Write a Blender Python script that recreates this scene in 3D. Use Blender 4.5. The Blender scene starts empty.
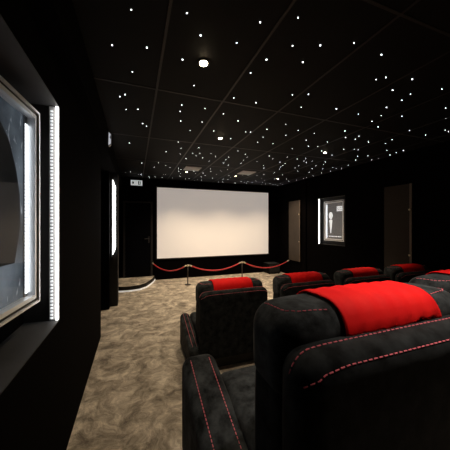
import bpy, bmesh, math, random
from mathutils import Vector, Matrix
random.seed(7)
SC = bpy.context.scene
COL = SC.collection
PI = math.pi

# ---------------------------------------------------------------- camera
cam = bpy.data.objects.new('camera', bpy.data.cameras.new('camera'))
COL.objects.link(cam)
cam.location = (0, 0, 1.5)
cam.rotation_euler = (PI/2, 0, -math.radians(20.1))
cam.data.sensor_width = 36
cam.data.lens = 246/450*36
cam.data.clip_start = .02
SC.camera = cam

# ---------------------------------------------------------------- world, exposure
w = bpy.data.worlds.new('world'); SC.world = w
w.use_nodes = True
w.node_tree.nodes['Background'].inputs[0].default_value = (.5, .55, .7, 1)
w.node_tree.nodes['Background'].inputs[1].default_value = .002
SC.view_settings.view_transform = 'Standard'
SC.view_settings.look = 'None'
SC.view_settings.gamma = 1
SC.view_settings.use_curve_mapping = False
SC.view_settings.exposure = 0.0
LAMP_W = 55           # watts of each ceiling downlight
WARM = (1, .80, .56)
# room size
XR, YF, YB, ZC = 4.4, 6.95, -2.6, 2.76

# ---------------------------------------------------------------- materials
MATS = {}
def mat(name, color, rough=.6, metal=0, emit=None, estr=0, sheen=0, noise=None, bump=None, spec=.5, coat=0):
    """noise=(scale, colour2, detail) mottles the base colour; bump=(scale, strength, distance)"""
    if name in MATS: return MATS[name]
    m = bpy.data.materials.new(name); m.use_nodes = True
    nt = m.node_tree; b = nt.nodes['Principled BSDF']
    b.inputs['Base Color'].default_value = (*color, 1)
    b.inputs['Roughness'].default_value = rough
    b.inputs['Metallic'].default_value = metal
    b.inputs['Specular IOR Level'].default_value = spec
    b.inputs['Coat Weight'].default_value = coat
    if sheen:
        b.inputs['Sheen Weight'].default_value = sheen
        b.inputs['Sheen Roughness'].default_value = .45
    if emit:
        b.inputs['Emission Color'].default_value = (*emit, 1)
        b.inputs['Emission Strength'].default_value = estr
    tc = nt.nodes.new('ShaderNodeTexCoord')
    if noise:
        n = nt.nodes.new('ShaderNodeTexNoise'); n.inputs['Scale'].default_value = noise[0]
        n.inputs['Detail'].default_value = noise[2]; n.inputs['Roughness'].default_value = .6
        r = nt.nodes.new('ShaderNodeValToRGB')
        r.color_ramp.elements[0].position = .35; r.color_ramp.elements[1].position = .68
        r.color_ramp.elements[0].color = (*color, 1); r.color_ramp.elements[1].color = (*noise[1], 1)
        nt.links.new(tc.outputs['Object'], n.inputs['Vector'])
        nt.links.new(n.outputs['Fac'], r.inputs['Fac']); nt.links.new(r.outputs['Color'], b.inputs['Base Color'])
    if bump:
        n = nt.nodes.new('ShaderNodeTexNoise'); n.inputs['Scale'].default_value = bump[0]
        n.inputs['Detail'].default_value = 4
        bp = nt.nodes.new('ShaderNodeBump'); bp.inputs['Strength'].default_value = bump[1]
        bp.inputs['Distance'].default_value = bump[2]
        nt.links.new(tc.outputs['Object'], n.inputs['Vector'])
        nt.links.new(n.outputs['Fac'], bp.inputs['Height']); nt.links.new(bp.outputs['Normal'], b.inputs['Normal'])
    MATS[name] = m
    return m

M_wall = mat('black_wall_fabric', (.0016, .0011, .0012), .9, spec=.03, bump=(60, .2, .002))
M_front = mat('black_front_wall', (.0016, .0010, .0012), .9, spec=.03)
M_ceil = mat('black_ceiling_tile', (.0034, .0031, .0034), .7, spec=.12, bump=(120, .2, .001))
M_grid = mat('black_ceiling_grid', (.016, .015, .015), .5, spec=.25)
M_niche = mat('niche_grey', (.045, .045, .047), .6, spec=.3, noise=(6, (.03, .03, .032), 4))
M_black = mat('matt_black', (.008, .008, .009), .55, spec=.3)
M_door = mat('black_door', (.0016, .0017, .0032), .5, spec=.05)
M_seat = mat('black_suede', (.005, .0055, .006), .85, spec=.12, sheen=.07, noise=(15, (.062, .069, .074), 6), bump=(16, .35, .012))
M_seat_shade = mat('black_suede_shaded', (.0025, .0026, .0028), .8, spec=.12, sheen=.03, noise=(15, (.026, .029, .031), 6), bump=(14, .3, .01))  # darker copy of the suede; shade of the seat backs is in its colour
M_red = mat('red_cover_fabric', (.86, .008, .010), .75, spec=.15, noise=(9, (.95, .014, .012), 3), bump=(12, .25, .008))
M_stitch = mat('red_stitching', (.95, .20, .25), .6, spec=.3)
M_base = mat('seat_base_black', (.006, .006, .006), .5)
M_screen = mat('projection_screen', (.80, .74, .67), .9, spec=.1, emit=(1, .92, .86), estr=.33)  # emission stands in for lamp and projector light falling on the screen
M_alu = mat('brushed_aluminium', (.88, .90, .93), .38, metal=.6)
M_alu_dark = mat('grey_aluminium', (.30, .31, .32), .4, metal=.8)
M_led = mat('white_led_tube', (.9, .9, .9), .5, emit=(1, .97, .93), estr=6)
M_led_reflection = mat('led_reflection_dot', (.9, .9, .9), .5, emit=(.92, .97, 1), estr=1.1)  # LED reflections in the jamb, drawn as glowing dots
M_case_diode = mat('case_led_diode', (.9, .9, .9), .5, emit=(.95, .98, 1), estr=2.6)
M_star = mat('fibre_star', (.9, .9, .9), .5, emit=(.93, .96, 1), estr=9)
M_bulb = mat('warm_bulb', (1, .9, .7), .5, emit=(1, .80, .50), estr=60)
M_rope = mat('red_velvet_rope', (.55, .02, .03), .7, sheen=.4)
M_post = mat('dark_steel_post', (.05, .04, .035), .4, metal=.5)
M_brass = mat('pale_brass', (.75, .66, .5), .35, metal=.7)
M_panel = mat('brown_panel', (.055, .042, .033), .55, spec=.3, noise=(3, (.042, .032, .025), 3))
M_vent = mat('grey_vent', (.62, .64, .68), .5)
M_white = mat('white_print', (.8, .8, .8), .6)
M_platedge = mat('step_nosing_glow', (.85, .83, .80), .5, emit=(1, .97, .92), estr=.35)  # white step nosing, emission added to make it glow
M_sub = mat('black_speaker_box', (.003, .003, .003), .8, spec=.1)

def carpet_mat():
    m = bpy.data.materials.new('beige_mottled_carpet'); m.use_nodes = True
    nt = m.node_tree; b = nt.nodes['Principled BSDF']; L = nt.links
    b.inputs['Roughness'].default_value = .95
    b.inputs['Specular IOR Level'].default_value = .1
    b.inputs['Sheen Weight'].default_value = .25
    tc = nt.nodes.new('ShaderNodeTexCoord')
    # warp
    n0 = nt.nodes.new('ShaderNodeTexNoise'); n0.inputs['Scale'].default_value = 3.0; n0.inputs['Detail'].default_value = 3
    L.new(tc.outputs['Object'], n0.inputs['Vector'])
    mx = nt.nodes.new('ShaderNodeVectorMath'); mx.operation = 'MULTIPLY_ADD'
    mx.inputs[1].default_value = (.38, .38, 0)
    L.new(n0.outputs['Color'], mx.inputs[0]); L.new(tc.outputs['Object'], mx.inputs[2])
    n1 = nt.nodes.new('ShaderNodeTexNoise'); n1.inputs['Scale'].default_value = 5.5; n1.inputs['Detail'].default_value = 9
    n1.inputs['Roughness'].default_value = .74
    L.new(mx.outputs['Vector'], n1.inputs['Vector'])
    r = nt.nodes.new('ShaderNodeValToRGB'); e = r.color_ramp.elements
    e[0].position = .37; e[0].color = (.19, .158, .122, 1)
    e[1].position = .63; e[1].color = (.90, .80, .66, 1)
    k = r.color_ramp.elements.new(.5); k.color = (.50, .425, .335, 1)
    L.new(n1.outputs['Fac'], r.inputs['Fac']); L.new(r.outputs['Color'], b.inputs['Base Color'])
    n2 = nt.nodes.new('ShaderNodeTexNoise'); n2.inputs['Scale'].default_value = 120; n2.inputs['Detail'].default_value = 3
    L.new(tc.outputs['Object'], n2.inputs['Vector'])
    b1 = nt.nodes.new('ShaderNodeBump'); b1.inputs['Strength'].default_value = .6; b1.inputs['Distance'].default_value = .05
    b2 = nt.nodes.new('ShaderNodeBump'); b2.inputs['Strength'].default_value = .5; b2.inputs['Distance'].default_value = .006
    L.new(n1.outputs['Fac'], b1.inputs['Height']); L.new(n2.outputs['Fac'], b2.inputs['Height'])
    L.new(b1.outputs['Normal'], b2.inputs['Normal']); L.new(b2.outputs['Normal'], b.inputs['Normal'])
    return m
M_carpet = carpet_mat()

def art_mat():
    """misty grey artwork with a dark leaning shape and pale scratches (poster print)"""
    m = bpy.data.materials.new('misty_artwork'); m.use_nodes = True
    nt = m.node_tree; b = nt.nodes['Principled BSDF']; L = nt.links
    b.inputs['Roughness'].default_value = .5; b.inputs['Specular IOR Level'].default_value = .1
    tc = nt.nodes.new('ShaderNodeTexCoord')
    n = nt.nodes.new('ShaderNodeTexNoise'); n.inputs['Scale'].default_value = 4; n.inputs['Detail'].default_value = 6
    L.new(tc.outputs['Object'], n.inputs['Vector'])
    r = nt.nodes.new('ShaderNodeValToRGB'); e = r.color_ramp.elements
    e[0].position = .3; e[0].color = (.018, .024, .032, 1); e[1].position = .75; e[1].color = (.14, .17, .20, 1)
    L.new(n.outputs['Fac'], r.inputs['Fac'])
    # scratches
    mp = nt.nodes.new('ShaderNodeMapping'); mp.inputs['Scale'].default_value = (1, 14, 5); mp.inputs['Rotation'].default_value = (.5, 0, 0)
    L.new(tc.outputs['Object'], mp.inputs['Vector'])
    v = nt.nodes.new('ShaderNodeTexNoise'); v.inputs['Scale'].default_value = 2.2; v.inputs['Detail'].default_value = 5
    L.new(mp.outputs['Vector'], v.inputs['Vector'])
    r2 = nt.nodes.new('ShaderNodeValToRGB'); e = r2.color_ramp.elements
    e[0].position = .62; e[0].color = (0, 0, 0, 1); e[1].position = .74; e[1].color = (.33, .35, .37, 1)
    L.new(v.outputs['Fac'], r2.inputs['Fac'])
    ad = nt.nodes.new('ShaderNodeMix'); ad.data_type = 'RGBA'; ad.blend_type = 'ADD'; ad.inputs['Factor'].default_value = 1
    L.new(r.outputs['Color'], ad.inputs[6]); L.new(r2.outputs['Color'], ad.inputs[7])
    L.new(ad.outputs[2], b.inputs['Base Color'])
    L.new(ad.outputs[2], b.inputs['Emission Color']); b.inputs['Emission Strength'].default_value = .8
    return m
M_art = art_mat()
M_artdark = mat('artwork_dark_ink', (.010, .012, .017), .6, spec=.1)
M_art2 = mat('dark_grey_print', (.07, .065, .06), .4, emit=(.28, .25, .23), estr=.22)
M_artwhite = mat('backlit_white_print', (.8, .8, .8), .4, emit=(1, .98, .95), estr=.75)
def glass_mat():
    m = bpy.data.materials.new('clear_glass'); m.use_nodes = True
    nt = m.node_tree; nt.nodes.clear(); L = nt.links
    o = nt.nodes.new('ShaderNodeOutputMaterial'); mx = nt.nodes.new('ShaderNodeMixShader')
    t = nt.nodes.new('ShaderNodeBsdfTransparent'); t.inputs[0].default_value = (.96, .97, .98, 1)
    g = nt.nodes.new('ShaderNodeBsdfGlossy'); g.inputs['Roughness'].default_value = .03
    lw = nt.nodes.new('ShaderNodeLayerWeight'); lw.inputs['Blend'].default_value = .5
    pw = nt.nodes.new('ShaderNodeMath'); pw.operation = 'POWER'; pw.inputs[1].default_value = 5; L.new(lw.outputs['Facing'], pw.inputs[0])
    f = nt.nodes.new('ShaderNodeMath'); f.operation = 'MULTIPLY_ADD'; f.inputs[1].default_value = .2; f.inputs[2].default_value = .012; L.new(pw.outputs[0], f.inputs[0])
    L.new(f.outputs[0], mx.inputs[0]); L.new(t.outputs[0], mx.inputs[1]); L.new(g.outputs[0], mx.inputs[2])
    L.new(mx.outputs[0], o.inputs[0]); return m
M_glass = glass_mat()

# ---------------------------------------------------------------- mesh helpers
def add_box(bm, x0, x1, y0, y1, z0, z1, mi=0):
    vs = [bm.verts.new(p) for p in ((x0,y0,z0),(x1,y0,z0),(x1,y1,z0),(x0,y1,z0),(x0,y0,z1),(x1,y0,z1),(x1,y1,z1),(x0,y1,z1))]
    for f in ((3,2,1,0),(4,5,6,7),(0,1,5,4),(1,2,6,5),(2,3,7,6),(3,0,4,7)):
        fc = bm.faces.new([vs[i] for i in f]); fc.material_index = mi
def add_prism(bm, pts, axis, a0, a1):
    """extrude a polygon of 2-D points along an axis ('x','y' or 'z')"""
    def P(p, a):
        return {'x': (a, p[0], p[1]), 'y': (p[0], a, p[1]), 'z': (p[0], p[1], a)}[axis]
    A = [bm.verts.new(P(p, a0)) for p in pts]; B = [bm.verts.new(P(p, a1)) for p in pts]
    bm.faces.new(A); bm.faces.new(B[::-1])
    n = len(pts)
    for i in range(n): bm.faces.new((A[i], B[i], B[(i+1) % n], A[(i+1) % n]))
    bmesh.ops.recalc_face_normals(bm, faces=bm.faces)
def add_lathe(bm, prof, c=(0, 0), seg=24):
    rings = []
    for r, z in prof:
        if r < 1e-5: rings.append([bm.verts.new((c[0], c[1], z))])
        else: rings.append([bm.verts.new((c[0]+r*math.cos(2*PI*i/seg), c[1]+r*math.sin(2*PI*i/seg), z)) for i in range(seg)])
    for a, b in zip(rings, rings[1:]):
        for i in range(seg):
            j = (i+1) % seg
            if len(a) == 1 and len(b) == 1: continue
            if len(a) == 1: bm.faces.new((a[0], b[i], b[j]))
            elif len(b) == 1: bm.faces.new((a[i], b[0], a[j]))
            else: bm.faces.new((a[i], b[i], b[j], a[j]))
    bmesh.ops.recalc_face_normals(bm, faces=bm.faces)
def add_tube(bm, pts, r, seg=8):
    pts = [Vector(p) for p in pts]; rings = []
    for i, p in enumerate(pts):
        d = (pts[min(i+1, len(pts)-1)] - pts[max(i-1, 0)]).normalized()
        up = Vector((0, 0, 1)) if abs(d.z) < .9 else Vector((1, 0, 0))
        s = d.cross(up).normalized(); t = s.cross(d)
        rings.append([bm.verts.new(p + r*(s*math.cos(2*PI*k/seg) + t*math.sin(2*PI*k/seg))) for k in range(seg)])
    for a, b in zip(rings, rings[1:]):
        for i in range(seg):
            bm.faces.new((a[i], a[(i+1) % seg], b[(i+1) % seg], b[i]))
    bm.faces.new(rings[0][::-1]); bm.faces.new(rings[-1])

class Soft:
    """a rounded upholstered block: surface() maps any outside point on to it; puff and warp bend it"""
    def __init__(s, c, size, r, puff=.0, warp=None):
        s.c = Vector(c); s.h = Vector(size)/2; s.r = r; s.puff = puff; s.warp = warp
    def surface(s, p, off=0):
        p = Vector(p) - s.c; h = s.h; r = s.r
        q = Vector([max(-(h[i]-r), min(h[i]-r, p[i])) for i in range(3)])
        d = p - q
        if d.length < 1e-7: d = Vector((0, 0, 1))
        d.normalize()
        o = q + d*(r+off)
        if s.puff:
            w_ = (1-(q.x/h.x)**2)*(1-(q.y/h.y)**2)*(1-(q.z/h.z)**2) if min(h) > 0 else 0
            o += d*s.puff*max(0, w_)
        o += s.c
        if s.warp: o = s.warp(o)
        return o
    def mesh(s, step=.03):
        bm = bmesh.new(); h = s.h; cache = {}
        def axis_pts(hh):
            pts = []
            k = 6; inner = hh - s.r
            for i in range(k): pts.append(-(inner) - s.r*math.tan(PI/4*(1-i/k)))
            m = max(2, int(2*inner/step))
            for i in range(m+1): pts.append(-inner+2*inner*i/m)
            for i in range(1, k+1): pts.append(inner + s.r*math.tan(PI/4*i/k))
            return pts
        A = [axis_pts(h[i]) for i in range(3)]
        def V(i, j, k):
            key = (i, j, k)
            if key not in cache:
                cache[key] = bm.verts.new(s.surface(s.c + Vector((A[0][i], A[1][j], A[2][k]))))
            return cache[key]
        n = [len(a)-1 for a in A]
        for ax in range(3):
            u_, v_ = [(1, 2), (2, 0), (0, 1)][ax]
            for side in (0, n[ax]):
                for i in range(n[u_]):
                    for j in range(n[v_]):
                        idx = []
                        for di, dj in ((0, 0), (1, 0), (1, 1), (0, 1)):
                            t = [0, 0, 0]; t[ax] = side; t[u_] = i+di; t[v_] = j+dj; idx.append(V(*t))
                        if side == 0: idx.reverse()
                        try: bm.faces.new(idx)
                        except ValueError: pass
        for f in bm.faces: f.smooth = True
        return bm

def obj(name, bm, m, parent=None, smooth=False, bevel=0):
    me = bpy.data.meshes.new(name)
    if bevel:
        bmesh.ops.bevel(bm, geom=bm.edges[:], offset=bevel, segments=2, affect='EDGES', clamp_overlap=True)
    if smooth:
        for f in bm.faces: f.smooth = True
    bm.to_mesh(me); bm.free()
    for k in (m if isinstance(m, (list, tuple)) else [m]): me.materials.append(k)
    o = bpy.data.objects.new(name, me); COL.objects.link(o)
    if parent: o.parent = parent
    return o
def box(name, dims, m, parent=None, bevel=0):
    bm = bmesh.new(); add_box(bm, *dims); return obj(name, bm, m, parent, bevel=bevel)
def struct(name, bm, m, parent=None):
    o = obj(name, bm, m, parent)
    if not parent: o['kind'] = 'structure'
    return o
def tag(o, label, cat, group=None):
    o['label'] = label; o['category'] = cat
    if group: o['group'] = group
    return o
def thing(name, label, cat, loc=(0, 0, 0), rotz=0, group=None):
    o = bpy.data.objects.new(name, None); COL.objects.link(o)
    o.empty_display_size = .1; o.location = loc; o.rotation_euler = (0, 0, rotz)
    return tag(o, label, cat, group)
def dup(root, loc, rotz=0, label=None):
    r = root.copy(); COL.objects.link(r); r.location = loc; r.rotation_euler = (0, 0, rotz)
    if label: r['label'] = label
    def rec(src, dst):
        for ch in src.children:
            c = ch.copy(); COL.objects.link(c); c.parent = dst; rec(ch, c)
    rec(root, r); return r

# ---------------------------------------------------------------- room shell
bm = bmesh.new(); add_box(bm, -.75, XR+.25, YB, YF+.1, -.1, 0); struct('floor', bm, M_carpet)
bm = bmesh.new(); add_box(bm, .32, XR, YB, 1.12, 0, .39); p = struct('floor_platform', bm, M_carpet)

# ceiling with its tile joints (surface pattern of the ceiling)
bm = bmesh.new(); add_box(bm, -.75, XR+.25, YB, YF+.1, ZC, ZC+.1)
GX = [-.46+.65*k+.0 for k in range(8)]; GY = [1.02+1.34*k for k in range(-2, 5)]
for x in GX: add_box(bm, x-.009, x+.009, YB, YF, ZC-.004, ZC+.01, 1)
for y in GY: add_box(bm, -.6, XR, y-.009, y+.009, ZC-.0035, ZC+.01, 1)
struct('ceiling', bm, [M_ceil, M_grid])

bm = bmesh.new(); add_box(bm, -.75, XR+.25, YF, YF+.1, 0, ZC)
struct('wall_front', bm, M_front)
bm = bmesh.new(); add_box(bm, -.75, XR+.25, YB-.1, YB, 0, ZC); struct('wall_back', bm, M_wall)

# right wall: slab with a poster niche cut in it
NR = (4.23, 5.09, 1.02, 2.17)
bm = bmesh.new()
y0, y1, z0, z1 = NR
add_box(bm, XR, XR+.12, YB, y0, 0, ZC); add_box(bm, XR, XR+.12, y1, YF, 0, ZC)
add_box(bm, XR, XR+.12, y0, y1, 0, z0); add_box(bm, XR, XR+.12, y0, y1, z1, ZC)
struct('wall_right', bm, M_wall)
def niche_lining(name, xa, xb, y0, y1, z0, z1):
    """five thin grey boards lining a niche between wall face xa and niche back xb"""
    bm = bmesh.new(); t = .006; lo, hi = min(xa, xb), max(xa, xb)
    add_box(bm, lo, hi, y0, y0+t, z0, z1); add_box(bm, lo, hi, y1-t, y1, z0, z1)
    add_box(bm, lo, hi, y0+t, y1-t, z0, z0+t); add_box(bm, lo, hi, y0+t, y1-t, z1-t, z1)
    struct(name, bm, M_niche)
niche_lining('trim_1', XR+.001, XR+.12, *NR)
bm = bmesh.new(); add_box(bm, XR+.12, XR+.2, YB, YF, 0, ZC); struct('wall_right_niche_back', bm, M_black)
bm = bmesh.new(); add_box(bm, XR-.03, XR, 5.54, 5.6, 0, ZC); struct('trim_2', bm, M_wall)

# left wall: slab with niche, recess, buttress, pelmet under the ceiling
NL = (.80, 1.756, .92, 2.22)
bm = bmesh.new(); y0, y1, z0, z1 = NL
add_box(bm, -.61, -.43, YB, y0, 0, 2.45); add_box(bm, -.61, -.43, y1, 3.67, 0, 2.45)
add_box(bm, -.61, -.43, y0, y1, 0, z0); add_box(bm, -.61, -.43, y0, y1, z1, 2.45)
add_box(bm, -.70, -.61, YB, YF, 0, ZC)
add_box(bm, -.61, -.43, 4.80, 4.98, 0, 2.45)
add_box(bm, -.61, -.40, 5.22, YF, 0, 2.45)
add_box(bm, -.61, -.33, YB, YF, 2.45, ZC)
struct('wall_left', bm, M_wall)
M_butt = mat('charcoal_buttress', (.022, .0215, .023), .7, spec=.3)
bm = bmesh.new(); add_box(bm, -.61, -.30, 4.98, 5.22, 0, 2.45); struct('wall_left_buttress', bm, M_butt)
niche_lining('trim_3', -.431, -.61, *NL)

# door in the front wall with frame and handle
bm = bmesh.new(); add_box(bm, -.24, .40, YF-.03, YF, 0.12, 2.09); d = struct('door_1', bm, M_door)
bm = bmesh.new()
add_box(bm, -.29, -.24, YF-.045, YF, .12, 2.13); add_box(bm, .40, .45, YF-.045, YF, .12, 2.13); add_box(bm, -.24, .40, YF-.045, YF, 2.09, 2.13)
obj('door_frame', bm, mat('dark_door_frame', (.012, .012, .015), .4, spec=.4), d)
bm = bmesh.new(); add_box(bm, .33, .37, YF-.036, YF-.03, 1.02, 1.2); add_tube(bm, [(.35, YF-.036, 1.13), (.35, YF-.08, 1.13)], .009); add_tube(bm, [(.355, YF-.08, 1.13), (.24, YF-.08, 1.13)], .009)
obj('door_handle', bm, mat('dark_handle', (.05, .05, .055), .4, metal=.8), d)

# curved carpeted step in the front left corner
arc = [(-.40, 5.99), (-.25, 5.945), (-.1, 5.94), (.1, 6.0), (.24, 6.16), (.35, 6.42), (.44, 6.68), (.50, YF)]
bm = bmesh.new(); add_prism(bm, [(-.40, YF)] + arc, 'z', 0, .12)
st = struct('step', bm, [M_carpet, M_black])
bm = bmesh.new()
for (a, b) in zip(arc, arc[1:]):
    d_ = (Vector(b)-Vector(a)).normalized(); n_ = Vector((d_.y, -d_.x))
    A, B = Vector(a), Vector(b)
    q = [A, B, B+n_*.012, A+n_*.012]
    add_prism(bm, [tuple(v) for v in q], 'z', .035, .118)
obj('riser_band', bm, M_black, st)
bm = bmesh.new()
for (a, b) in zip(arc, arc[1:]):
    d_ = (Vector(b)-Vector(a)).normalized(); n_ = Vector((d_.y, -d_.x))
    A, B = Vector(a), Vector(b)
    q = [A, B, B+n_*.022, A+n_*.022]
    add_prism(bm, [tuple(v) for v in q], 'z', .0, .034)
obj('glow_strip', bm, M_platedge, st)  # white nosing along the step, glowing by its material

# ---------------------------------------------------------------- projection screen
s = thing('projection_screen', 'large white projection screen on the black front wall', 'screen', (2.285, YF, .57))
box('screen_fabric', (-1.72, 1.72, -.035, -.02, .015, 1.955), M_screen, s)
bm = bmesh.new()
for d in ((-1.75, 1.75, -.03, 0, -.02, .014), (-1.75, 1.75, -.03, 0, 1.956, 1.99), (-1.75, -1.721, -.03, 0, .014, 1.956), (1.721, 1.75, -.03, 0, .014, 1.956)): add_box(bm, *d)
obj('frame', bm, M_black, s)

# exit sign over the door
e = thing('exit_sign', 'small pale emergency exit sign with pictograms over the door', 'sign', (.04, YF, 2.54))
box('housing', (-.15, .15, -.035, 0, 0, .15), M_alu_dark, e)
M_exit = mat('exit_face', (.75, .78, .78), .5, emit=(.85, .92, .92), estr=.45)
M_exitd = mat('exit_dark', (.03, .06, .05), .6)
f = box('sign_face', (-.143, .143, -.038, -.035, .007, .143), M_exit, e)
bm = bmesh.new()
add_box(bm, -.10, -.085, -.04, -.038, .03, .12); add_box(bm, -.12, -.065, -.04, -.038, .068, .084)   # arrow
add_prism(bm, [(-.055, .076), (-.085, .105), (-.085, .047)], 'y', -.04, -.038)
obj('arrow', bm, M_exitd, f); bm = bmesh.new()
add_box(bm, .035, .10, -.04, -.038, .03, .12)                                                        # doorway
obj('doorway_mark', bm, M_exitd, f)
bm = bmesh.new(); add_lathe(bm, [(0, 0), (.009, 0), (.009, .002), (0, .002)], seg=10)
bmesh.ops.rotate(bm, verts=bm.verts, matrix=Matrix.Rotation(PI/2, 3, 'X')); bmesh.ops.translate(bm, verts=bm.verts, vec=(.072, -.040, .108))
add_prism(bm, [(.062, .095), (.08, .098), (.082, .07), (.09, .04), (.08, .04), (.072, .062), (.06, .04), (.05, .044), (.064, .07)], 'y', -.042, -.04)
obj('running_figure', bm, M_exit, f)

# ---------------------------------------------------------------- rope barrier
GP = 'stanchions of the rope barrier'
def stanchion(x, label):
    t = thing('stanchion', label, 'post', (x, 6.12, 0), 0)
    bm = bmesh.new(); add_lathe(bm, [(0, 0), (.075, 0), (.08, .006), (.07, .014), (.02, .02), (.0, .02)]); obj('base', bm, M_post, t, smooth=True)
    bm = bmesh.new(); add_lathe(bm, [(0, .02), (.014, .02), (.014, .47), (0, .47)], seg=16); obj('pole', bm, M_post, t, smooth=True)
    bm = bmesh.new(); add_lathe(bm, [(0, .46), (.022, .46), (.026, .475), (.026, .495), (.018, .505), (0, .51)], seg=16)
    for sx in (-1, 1): add_box(bm, *(sorted((sx*.02, sx*.045)) + [-.008, .008, .478, .492]))
    obj('cap', bm, M_brass, t, smooth=False)
stanchion(1.245, 'thin dark stanchion at the left of the rope barrier, left of the front seat')
stanchion(2.735, 'thin dark stanchion of the rope barrier behind the front left seat')
def rope(a, b, sag, label):
    a, b = Vector(a), Vector(b); pts = []
    for i in range(25):
        t = i/24; p = a.lerp(b, t); p.z -= sag*4*t*(1-t); pts.append(p)
    o = thing('barrier_rope', label, 'rope', tuple(a))
    bm = bmesh.new(); add_tube(bm, [p-a for p in pts[1:-1]], .016); obj('rope_core', bm, M_rope, o, smooth=True)
    for q, nxt in ((pts[0], pts[1]), (pts[-1], pts[-2])):
        bm = bmesh.new(); add_tube(bm, [q-a, (nxt-a)*1.0], .019); obj('end_hook', bm, M_brass, o, smooth=True)
rope((.44, YF-.05, .475), (1.20, 6.12, .486), .17, 'left span of sagging red rope from the front wall')
rope((1.29, 6.12, .486), (2.69, 6.12, .486), .17, 'middle span of sagging red rope between the two stanchions')
rope((2.78, 6.12, .486), (4.39, 6.35, .43), .19, 'right span of sagging red rope ending at the right wall')
bm = bmesh.new(); add_lathe(bm, [(0, 0), (.03, 0), (.03, .008), (0, .008)]); bmesh.ops.rotate(bm, verts=bm.verts, matrix=Matrix.Rotation(PI/2, 3, 'X')); 
o = obj('wall_plate', bm, M_brass); o.location = (.44, YF-.001, .475); tag(o, 'small wall plate holding the left rope end beside the door', 'wall plate')

# low speaker box under the right end of the screen
t = thing('subwoofer', 'low black speaker box on the floor under the screen', 'speaker', (4.02, 6.72, 0))
box('cabinet', (-.2, .2, -.16, .2, .02, .31), M_sub, t, bevel=.008)
for sx in (-.16, .16):
    for sy in (-.12, .15):
        bm = bmesh.new(); add_lathe(bm, [(0, 0), (.018, 0), (.018, .025), (0, .025)], (sx, sy), 10); obj('foot', bm, M_black, t)
box('grille', (-.18, .18, -.168, -.16, .04, .29), mat('grille_cloth', (.012, .012, .012), .9), t)
box('top_plate', (-.19, .19, -.15, .19, .31, .316), mat('grey_top', (.03, .03, .033), .4), t)

# ---------------------------------------------------------------- brown panels on the right wall
def wall_panel(ya, yb, z0, z1, fz, label, m=M_panel):
    t = thing('wall_panel', label, 'wall panel', (XR, (ya+yb)/2, z0)); w_ = (yb-ya)/2; h = z1-z0
    box('panel_board', (-.05, -.012, -w_, w_, 0, h), m, t, bevel=.004)
    box('back_frame', (-.012, 0, -w_+.03, w_-.03, .03, h-.03), M_black, t)
    box('edge_strip', (-.056, -.05, -w_, -w_+.035, 0, h), mat('panel_edge', (.11, .085, .065), .4), t)
    for z in fz:
        bm = bmesh.new(); add_lathe(bm, [(0, 0), (.017, 0), (.017, .01), (.008, .016), (0, .016)], seg=12)
        bmesh.ops.rotate(bm, verts=bm.verts, matrix=Matrix.Rotation(-PI/2, 3, 'Y')); bmesh.ops.translate(bm, verts=bm.verts, vec=(-.056, -w_+.03, z-z0))
        obj('stud', bm, M_brass, t, smooth=True)
wall_panel(5.76, 6.3, .46, 2.2, (1.80, 1.03), 'tall brown wall panel on the right wall beside the screen')
wall_panel(2.79, 3.28, .46, 2.2, (1.76, .99), 'tall shade-toned brown panel on the right wall behind the far right seat', mat('shaded_brown_panel', (.022, .016, .012), .6, spec=.2))  # same kind of panel; weaker light there is put into the darker brown

# ---------------------------------------------------------------- LED bars and display cases in the niches
def led_bar(name, label, x0, x1, y, z0, z1, side, slant=0):
    """vertical bar on a niche jamb: backing, bright tube, row of glowing dots for its LEDs mirrored in the jamb; looks towards -y"""
    t = thing(name, label, 'light', ((x0+x1)/2, y, z0)); w_ = (x1-x0)/2; h = z1-z0
    bm = bmesh.new(); add_box(bm, -w_, w_, -.006, 0, 0, h); obj('backing', bm, mat('led_backing', (.5, .5, .5), .4), t)
    tx = side*(w_-.008)
    bm = bmesh.new(); add_prism(bm, [(tx-.006, .0), (tx+.006, slant*.2), (tx+.006, h-slant*.2), (tx-.006, h)], 'y', -.018, -.006)
    obj('light_tube', bm, M_led, t)
    bm = bmesh.new(); n = int(h/.02)
    dx = -side*(w_-.028) if w_ > .03 else -side*.012
    for i in range(n): add_box(bm, dx-.006, dx+.006, -.009, -.006, .008+i*.02, .016+i*.02)
    o = obj('dot_row', bm, M_led_reflection, t)  # imitates the LED dots reflected beside the tube
    return t
led_bar('led_light_bar', 'vertical white LED bar in the near left wall niche beside the framed poster', -.482, -.432, 1.749, .93, 2.21, 1)
# corner light on the buttress of the left wall
t = thing('led_light_bar', 'vertical white LED bar on the far left wall buttress before the door', 'light', (-.36, 4.98, 1.0))
bm = bmesh.new(); add_prism(bm, [(-.045, -.11), (.03, .05), (.03, 1.22), (-.045, 1.38)], 'y', -.012, 0); obj('backing', bm, M_alu_dark, t)
bm = bmesh.new(); add_prism(bm, [(-.024, -.05), (.022, .07), (.022, 1.2), (-.024, 1.34)], 'y', -.03, -.012); obj('light_tube', bm, M_led, t)

led_bar('led_light_bar', 'vertical white LED bar beside the small framed poster on the right wall', XR+.004, XR+.05, 5.083, 1.03, 2.16, -1)

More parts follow.
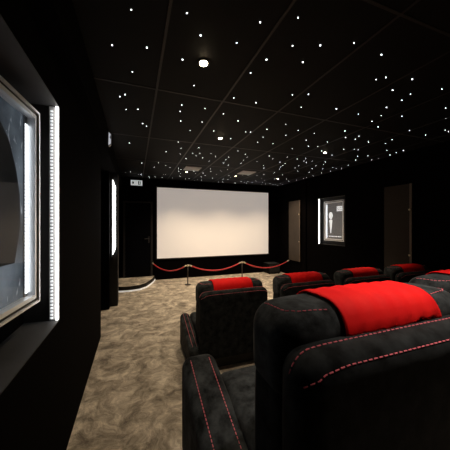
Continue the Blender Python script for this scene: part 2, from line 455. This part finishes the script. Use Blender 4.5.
def display_case(label, w_, h, loc, rotz, art, led_w):
    """box frame facing local +x, poster board recessed behind glass, lit by strips inside"""
    t = thing('poster_display_case', label, 'poster frame', loc, rotz)
    D = .05
    def ring(bm, a0, a1, x0, x1):
        # rectangular ring: outer edge inset a0, inner edge inset a1
        add_box(bm, x0, x1, -w_/2+a0, w_/2-a0, -h/2+a0, -h/2+a1); add_box(bm, x0, x1, -w_/2+a0, w_/2-a0, h/2-a1, h/2-a0)
        add_box(bm, x0, x1, -w_/2+a0, -w_/2+a1, -h/2+a1, h/2-a1); add_box(bm, x0, x1, w_/2-a1, w_/2-a0, -h/2+a1, h/2-a1)
    bm = bmesh.new(); ring(bm, 0, .012, 0, D+.006); obj('outer_frame', bm, M_alu, t)
    bm = bmesh.new(); ring(bm, .012, .026, 0, D-.004); obj('shadow_gap', bm, M_black, t)
    bm = bmesh.new(); ring(bm, .026, .046, 0, D); obj('inner_frame', bm, M_alu, t)
    bm = bmesh.new(); add_box(bm, 0, .008, -w_/2+.046, w_/2-.046, -h/2+.046, h/2-.046); obj('poster', bm, art, t)
    for s_ in (-1, 1):
        bm = bmesh.new()
        c_ = s_*(w_/2-.046-led_w/2); add_box(bm, .009, .016, c_-led_w/2, c_+led_w/2, -h/2+.046, h/2-.046)
        g = obj('glow_strip', bm, M_alu_dark, t)
        bm = bmesh.new(); n = int((h-.13)/.018)
        for i in range(n): add_box(bm, .016, .019, c_-led_w*.36, c_+led_w*.36, -h/2+.062+i*.018, -h/2+.074+i*.018)
        obj('dot_row', bm, M_case_diode, g)
    bm = bmesh.new(); add_box(bm, D-.012, D-.009, -w_/2+.055, w_/2-.055, -h/2+.055, h/2-.055); obj('glass_pane', bm, M_glass, t)
    return t
cl = display_case('large aluminium framed poster in a lit niche on the near left wall', .78, 1.025, (-.572, 1.225, 1.597), math.radians(-4.4), M_art, .028)
# dark printed shape on the left poster (flat print on the board)
bm = bmesh.new()
prof = [(-.33, -.28), (.24, -.28), (.29, -.1), (.285, .06), (.25, .18), (.19, .30), (.10, .38), (-.33, .40)]
add_prism(bm, prof, 'x', .0081, .0088); obj('printed_shape', bm, M_artdark, cl)
cr = display_case('small framed poster with pale upright shape in the right wall niche', .62, .96, (XR+.118, 4.64, 1.60), PI, M_art2, .022)
bm = bmesh.new()
def blob(pts): add_prism(bm, pts, 'x', .0081, .0090)
# generic artwork: a pale pebble over a tapering stroke, a block of marks and a line of small dashes
c0, c1 = -.135, .13
blob([(c0+.062*math.cos(a*PI/8), c1+.085*math.sin(a*PI/8)) for a in range(16)])
blob([(c0-.045, c1-.11), (c0-.012, -.30), (c0+.012, -.30), (c0+.05, c1-.11), (c0, c1-.09)])
rr = random.Random(3)
for r_ in range(3):
    y = .055
    while y < .22:
        l = rr.uniform(.02, .05); blob([(y, .31-.042*r_), (min(y+l, .225), .31-.042*r_), (min(y+l, .225), .345-.042*r_), (y, .345-.042*r_)]); y += l+.008
y = -.2
while y < .2:
    l = rr.uniform(.012, .04); blob([(y, -.385), (y+l, -.385), (y+l, -.365), (y, -.365)]); y += l+.01
obj('printed_marks', bm, M_artwhite, cr)

# small pale fitting high on the left wall
t = thing('wall_fitting', 'small pale fitting high on the left wall under the ceiling', 'wall light', (-.33, 3.62, 2.55))
bm = bmesh.new(); add_prism(bm, [(0, 0), (.03, .02), (.035, .16), (0, .19)], 'y', -.03, .03); obj('bracket', bm, M_alu_dark, t)
bm = bmesh.new(); add_prism(bm, [(0, .01), (.028, .03), (.03, .09), (.012, .11), (.03, .15), (.004, .18)], 'y', -.034, -.03)
obj('lit_lens', bm, mat('dim_lens', (.6, .6, .6), .4, emit=(.9, .93, 1), estr=.45), t)

# ---------------------------------------------------------------- ceiling lamps and vents
LAMPS = [((.50, 1.85), 'round warm downlight nearest the camera, brightest of the ceiling', .032),
         ((1.16, 3.37), 'round warm downlight above the front left seat', .026),
         ((1.15, 5.78), 'small warm downlight beside the left ceiling vent', .016),
         ((2.41, 5.80), 'small warm downlight beside the right ceiling vent', .013),
         ((3.66, 5.80), 'small warm downlight above the right end of the screen', .016),
         ((3.10, 3.41), 'round warm downlight in the right half of the starry ceiling', .020)]
BEHIND = [(1.15, .50, 'round ceiling downlight straight above the nearest big seat'), (2.4, .40, 'round ceiling downlight above the seat at the right edge')]
def lamp_light(parent, x, y, watts, ang=125, blend=.8, r=.04, col=WARM):
    l = bpy.data.lights.new('downlight_beam', 'SPOT'); l.energy = watts; l.color = col
    l.spot_size = math.radians(ang); l.spot_blend = blend; l.shadow_soft_size = r
    o = bpy.data.objects.new('downlight_beam', l); COL.objects.link(o); o.parent = parent; o.location = (0, 0, -.035)
    return o
WATTS = [1.0, 1.2, 2.5, 2.4, 2.0, 1.8]
CONES = [104, 104, 118, 118, 118, 78]
for ((x, y), lab, r), k, cone in zip(LAMPS, WATTS, CONES):
    t = thing('ceiling_downlight', lab, 'ceiling light', (x, y, ZC), 0, 'ceiling downlights')
    bm = bmesh.new(); add_lathe(bm, [(.036, -.006), (.05, -.006), (.052, 0), (.034, 0)]); obj('trim_ring', bm, M_black, t, smooth=True)
    bm = bmesh.new(); add_lathe(bm, [(0, -.004-r*.6), (r*.5, -.004-r*.5), (r*.87, -.004-r*.25), (r, -.004), (0, -.002)], seg=20); obj('bulb', bm, M_bulb, t, smooth=True)
    lamp_light(t, x, y, LAMP_W*k, cone)
for x, y, lab in BEHIND:      # the room's further downlights, outside the picture
    t = thing('ceiling_downlight', lab, 'ceiling light', (x, y, ZC), 0, 'ceiling downlights')
    bm = bmesh.new(); add_lathe(bm, [(.036, -.006), (.05, -.006), (.052, 0), (.034, 0)]); obj('trim_ring', bm, M_black, t, smooth=True)
    bm = bmesh.new(); add_lathe(bm, [(0, -.02), (.02, -.012), (.03, -.004), (0, -.002)], seg=20); obj('bulb', bm, M_bulb, t, smooth=True)
    lamp_light(t, x, y, LAMP_W*2.1, 66, 1.0, col=(1, .88, .75))
for x, y, lab in ((1.2, 5.40, 'square pale ceiling vent near the top left of the screen'), (2.52, 5.38, 'square pale ceiling vent above the middle of the screen')):
    t = thing('ceiling_vent', lab, 'vent', (x, y, ZC), 0, 'ceiling vents')
    bm = bmesh.new(); add_box(bm, -.17, .17, -.17, .17, -.012, 0); obj('vent_frame', bm, M_vent, t)
    bm = bmesh.new()
    for i in range(7): add_box(bm, -.15, .15, -.14+i*.04, -.12+i*.04, -.02, -.012)
    obj('vent_slats', bm, M_vent, t)

# ---------------------------------------------------------------- starry ceiling: fibre optic points
STARS = [(-0.02,1.54),(-0.15,1.89),(0.08,1.83),(-0.02,2.16),(0.29,1.45),(0.41,1.59),(0.66,1.57),(0.73,1.36),(0.94,1.65),(0.9,1.84),(0.34,1.87),(0.5,2.18),(-0.14,2.62),(-0.09,2.56),(-0.09,2.89),(0.03,2.84),(0.09,3.22),(0.14,3.28),(-0.08,4.05),(0.46,2.58),(0.47,2.73),(0.52,2.98),(0.69,3.24),(0.62,3.75),(0.71,4.04),(0.75,4.35),(0.5,4.31),(0.97,3.9),(0.95,4.26),(1.04,4.37),(0.91,4.64),(0.44,5.11),(0.61,5.32),(0.72,5.48),(0.4,5.57),(0.13,5.27),(-0.04,5.71),(-0.1,6.19),(-0.21,6.38),(0.07,6.48),(0.14,6.47),(0.34,6.67),(0.49,6.64),(0.36,6.83),(0.66,6.3),(0.72,6.27),(0.68,6.69),(0.93,6.68),(0.91,5.49),(0.97,5.81),(1.05,6.03),(1.07,4.22),(1.19,4.48),(1.25,4.13),(1.39,4.31),(1.38,4.69),(0.98,5.59),(1.3,5.69),(1.41,5.92),(1.55,5.76),(1.68,6.05),(1.63,6.25),(1.59,5.29),(1.68,5.59),(1.91,5.82),(1.95,6.31),(1.88,5.42),(1.77,5.04),(1.69,4.69),(1.64,4.44),(1.63,4.26),(1.84,4.83),(1.97,5.22),(2.26,6.32),(2.41,6.35),(2.24,5.85),(2.31,6.83),(2.37,6.72),(2.44,6.85),(1.76,6.76),(1.64,6.69),(1.57,6.81),(1.38,6.59),(1.27,6.48),(1.3,6.67),(1.09,6.34),(0.92,2.26),(1.17,2.27),(0.71,2.57),(0.94,2.62),(1.17,2.74),(0.77,2.92),(0.99,3.14),(1.31,3.34),(1.41,3.03),(1.47,3.01),(1.75,3.34),(1.64,3.85),(1.85,3.99),(1.96,4.16),(1.99,4.39),(2.04,4.62),(2.29,4.39),(2.3,3.93),(2.46,4.08),(2.55,4.6),(2.68,4.83),(2.69,5.31),(2.92,5.6),(2.71,5.72),(2.57,5.74),(2.39,6.07),(2.82,6.83),(2.9,6.54),(3.05,6.67),(3.15,6.71),(3.06,6.45),(3.24,6.53),(3.25,6.31),(3.43,6.53),(3.57,6.51),(3.49,6.26),(3.73,6.85),(3.75,6.64),(3.2,5.9),(3.02,5.44),(3.85,6.56),(4.06,6.72),(3.14,5.14),(3.59,5.86),(1.43,2.01),(1.57,1.95),(1.67,2.19),(1.77,2.63),(1.63,2.85),(1.72,3.12),(1.99,2.95),(2.04,2.74),(2.32,2.76),(2.38,3.01),(2.6,3.23),(2.75,3.19),(2.01,3.32),(2.43,3.42),(2.64,3.87),(2.9,3.92),(3.03,3.84),(2.74,2.97),(2.98,3.36),(3.34,3.51),(3.26,3.16),(2.72,4.24),(2.89,4.31),(2.93,4.46),(2.98,4.6),(3.05,4.78),(3.49,5.32),(3.78,5.64),(3.9,5.75),(4.13,5.99),(4.3,6.55),(4.13,6.4),(4.3,6.85),(4.12,6.64),(4.3,5.84),(4.1,5.49),(3.32,4.57),(3.57,4.81),(3.27,4.37),(3.12,4.01),(3.24,4.09),(3.28,3.97),(3.61,4.24),(3.72,4.5),(3.92,4.85),(4.23,5.33),(4.3,5.53),(4.3,5.17),(4.24,4.79),(3.95,4.42),(3.67,4.09),(3.58,3.93),(4.05,4.24),(4.22,4.31),(4.3,4.55),(4.3,4.24),(4.22,3.98),(0.93,1.25),(1.04,1.46),(1.22,1.39),(1.42,1.29),(1.71,1.31),(1.22,1.58),(1.96,1.55),(2.01,1.5),(2.25,1.44),(2.67,1.45),(2.26,1.62),(2.49,1.61),(2.53,1.72),(2.53,1.88),(2.66,2.04),(2.7,2.19),(2.93,2.29),(2.9,1.97),(2.38,2.1),(2.05,2.09),(3.14,1.67),(3.44,1.83),(3.86,2.06),(3.97,2.08),(3.82,2.27),(3.43,2.23),(3.56,2.56),(3.33,2.76),(3.64,2.72),(3.98,2.95),(4.3,3.13),(4.26,2.99),(4.26,2.87),(4.3,3.35),(4.3,3.49),(3.97,3.3),(3.51,3.1),(3.82,3.39),(4.02,3.61),(3.41,3.09),(2.98,2.62),(2.64,2.54),(2.85,2.73),(3.03,2.73),(4.1,3.82)]
bm = bmesh.new(); add_lathe(bm, [(0, -.0045), (.0032, -.0034), (.0046, 0), (0, 0)], seg=8)
star = obj('star_light', bm, M_star)
for i, (x, y) in enumerate(STARS):
    o = star if i == 0 else star.copy()
    if i: COL.objects.link(o)
    o.location = (x, y, ZC)
    k = .65 + .5*((i*37) % 11)/10
    o.scale = (k, k, 1)
    tag(o, 'tiny white fibre optic star point in the black ceiling', 'star light', 'star points of the ceiling')

# ---------------------------------------------------------------- cinema seats
def droop(x, a, w_, amt): return amt*max(0, (abs(x)-a)/w_)**2
def hr_warp(p):
    q = p.copy(); k = max(0, min(1, (p.z-.66)/.2)); q.z -= droop(p.x, .24, .145, .008)*k; return q
HR = Soft((0, 0, .757), (.76, .21, .245), .068, puff=.012, warp=hr_warp)
def shell_warp(p):
    q = p.copy(); k = max(0, min(1, (p.z-.5)/.25)); q.z -= droop(p.x, .27, .12, .012)*k; return q
def stitches(paths, surf, r=.0022, dash=.016, gap=.009, off=.0005):
    bm = bmesh.new()
    for path in paths:
        pts = [surf(p, off) for p in path]
        # resample
        acc = 0; on = True; cur = [pts[0]]; need = dash
        for a, b in zip(pts, pts[1:]):
            L = (b-a).length; pos = 0
            while L-pos > need:
                pos += need; q = a.lerp(b, pos/L)
                if on: cur.append(q); add_tube(bm, cur, r, 5) if len(cur) > 1 else None; cur = []; need = gap
                else: cur = [q]; need = dash
                on = not on
            if on: cur.append(b)
            need -= (L-pos)
            if need < 1e-4: need = 1e-4
    return bm
def line(a, b, n=60):
    a, b = Vector(a), Vector(b); return [a.lerp(b, i/n) for i in range(n+1)]
def make_seat(label, ax, aw, af, az, W=.226, hem=.785):
    """ax, aw: middle and width of an armrest; af, az: its front end and height"""
    def arm_warp(p):
        q = p.copy(); q.z -= (af-p.y)*.30*max(0, min(1, p.z/az)); return q
    t = thing('cinema_seat', label, 'cinema seat', (0, 0, 0), 0, 'cinema seats')
    box('base', (-.40, .40, -.12, .36, .0, .14), M_base, t, bevel=.01)
    obj('seat_cushion', Soft((0, .24, .30), (.70, .60, .19), .05, puff=.012).mesh(.05), M_seat, t)
    obj('footrest', Soft((0, .50, .19), (.68, .06, .26), .028).mesh(.05), M_seat, t)
    obj('back_cushion', Soft((0, 0, .49), (.755, .19, .44), .06, puff=.012).mesh(.05), M_seat_shade, t)
    shell = Soft((0, -.135, .465), (.775, .13, .70), .058, puff=.006, warp=shell_warp)
    sh = obj('back_shell', shell.mesh(.04), M_seat_shade, t)
    top = [Vector((-.36, -.145, .30))]
    p1 = line((-.60, -.145, .60), (-.60, -.145, .95), 10)+line((-.60, -.145, .95), (.60, -.145, .95), 120)+line((.60, -.145, .95), (.60, -.145, .60), 10)
    # seam round the rear rim and a second seam along the top
    zt = .75
    half = [Vector((.44, -.22, .775)), Vector((.42, -.26, .80)), Vector((.385, -.3, .825)), Vector((.34, -.3, .848)), Vector((.28, -.3, .86))]
    rim = [Vector((-v.x, v.y, v.z)) for v in half] + line((-.26, -.3, .865), (.26, -.3, .865), 80) + half[::-1]
    rim2 = line((-.46, -.135, .80), (-.42, -.135, .86), 6)+line((-.41, -.135, .88), (-.34, -.135, .88), 8)+line((-.33, -.135, .88), (.33, -.135, .88), 80)+line((.34, -.135, .88), (.41, -.135, .88), 8)+line((.42, -.135, .86), (.46, -.135, .80), 6)
    for s_ in (rim, rim2): obj('stitching', stitches([s_], shell.surface, .0018, .011, .006), M_stitch, sh)
    hd = obj('headrest', HR.mesh(.03), M_seat, t)
    # end seams on the headrest: along the back, up and over at the ends
    ps = []
    for s_ in (-1, 1):
        ps.append(line((s_*.365, .06, .91), (s_*.352, -.03, .91), 8) + line((s_*.345, -.05, .91), (s_*.31, -.075, .91), 6) + line((s_*.29, -.08, .91), (s_*.22, -.09, .90), 10))
    for s_ in ps: obj('stitching', stitches([s_], HR.surface, .0018, .010, .006), M_stitch, hd)
    # red cover: wraps from the front over the top to the back of the headrest
    bm = bmesh.new(); Mx = 44
    prof = line((0, .3, .70), (0, .3, .92), 12)+line((0, .3, 1.0), (0, -.3, 1.0), 14)[1:]+line((0, -.3, .92), (0, -.3, .665), 16)[0:]
    rows = []
    for j, p in enumerate(prof):
        row = []
        for i in range(Mx+1):
            x = -W + 2*W*i/Mx
            cut = hem + .055*math.exp(-((x-W*.50)/.022)**2) + .05*math.exp(-((x-W*.78)/.016)**2)
            q = HR.surface((x, p.y, max(p.z, cut) if p.y < -.2 else p.z), .006 + .0015*math.sin(i*.9+j*.35))
            if j == len(prof)-1: q.z += .006*math.sin(i*.8)
            row.append(bm.verts.new(q))
        rows.append(row)
    for a, b in zip(rows, rows[1:]):
        for i in range(Mx):
            f = bm.faces.new((a[i], a[i+1], b[i+1], b[i])); f.smooth = True
    bmesh.ops.recalc_face_normals(bm, faces=bm.faces)
    c = obj('headrest_cover', bm, M_red, hd)
    c['label'] = 'bright red band over the middle of the headrest'
    sd = c.modifiers.new('thickness', 'SOLIDIFY'); sd.thickness = .005; sd.offset = 1
    for s_ in (-1, 1):
        arm = Soft((s_*ax, (af-.10)/2, az/2+.005), (aw, af+.10, az), .050, puff=.004, warp=arm_warp)
        a = obj('armrest', arm.mesh(.04), M_seat, t)
        sp = []
        for q in (-1, 1):
            x = s_*ax+q*aw*.39
            sp.append(line((x, -.08, az+.1), (x, af, az+.1), 60)[:56] + line((x, af+.12, az+.05), (x, af+.12, .12), 40))
        def flat(p, off, arm=arm): return arm.surface(p, off)
        for path in sp: obj('stitching', stitches([path], flat, .0018, .009, .006), M_stitch, a)
    return t
front = make_seat('black front row seat with red headrest band, leftmost beside the aisle', .416, .118, .52, .405)
front.location = (1.0, 2.57, 0)
for x, lab in ((1.965, 'black front row seat with red headrest band, second from the aisle'),
               (2.925, 'black front row seat with red headrest band, third from the aisle'),
               (3.885, 'black front row seat with red headrest band, last before the right wall')):
    dup(front, (x, 2.57, 0), 0, lab)
big = make_seat('big black seat with red headrest band nearest the camera on the raised platform', .425, .17, .60, .47, .195, .815)
big.location = (.722, .62, .39)
edge = dup(big, (1.765, .84, .39), 0, 'black seat partly cut off at the right edge, right of the nearest seat')
for ch in edge.children:          # its headrest is set a little lower
    if ch.name.startswith('headrest'): ch.location = (0, -.004, -.045)
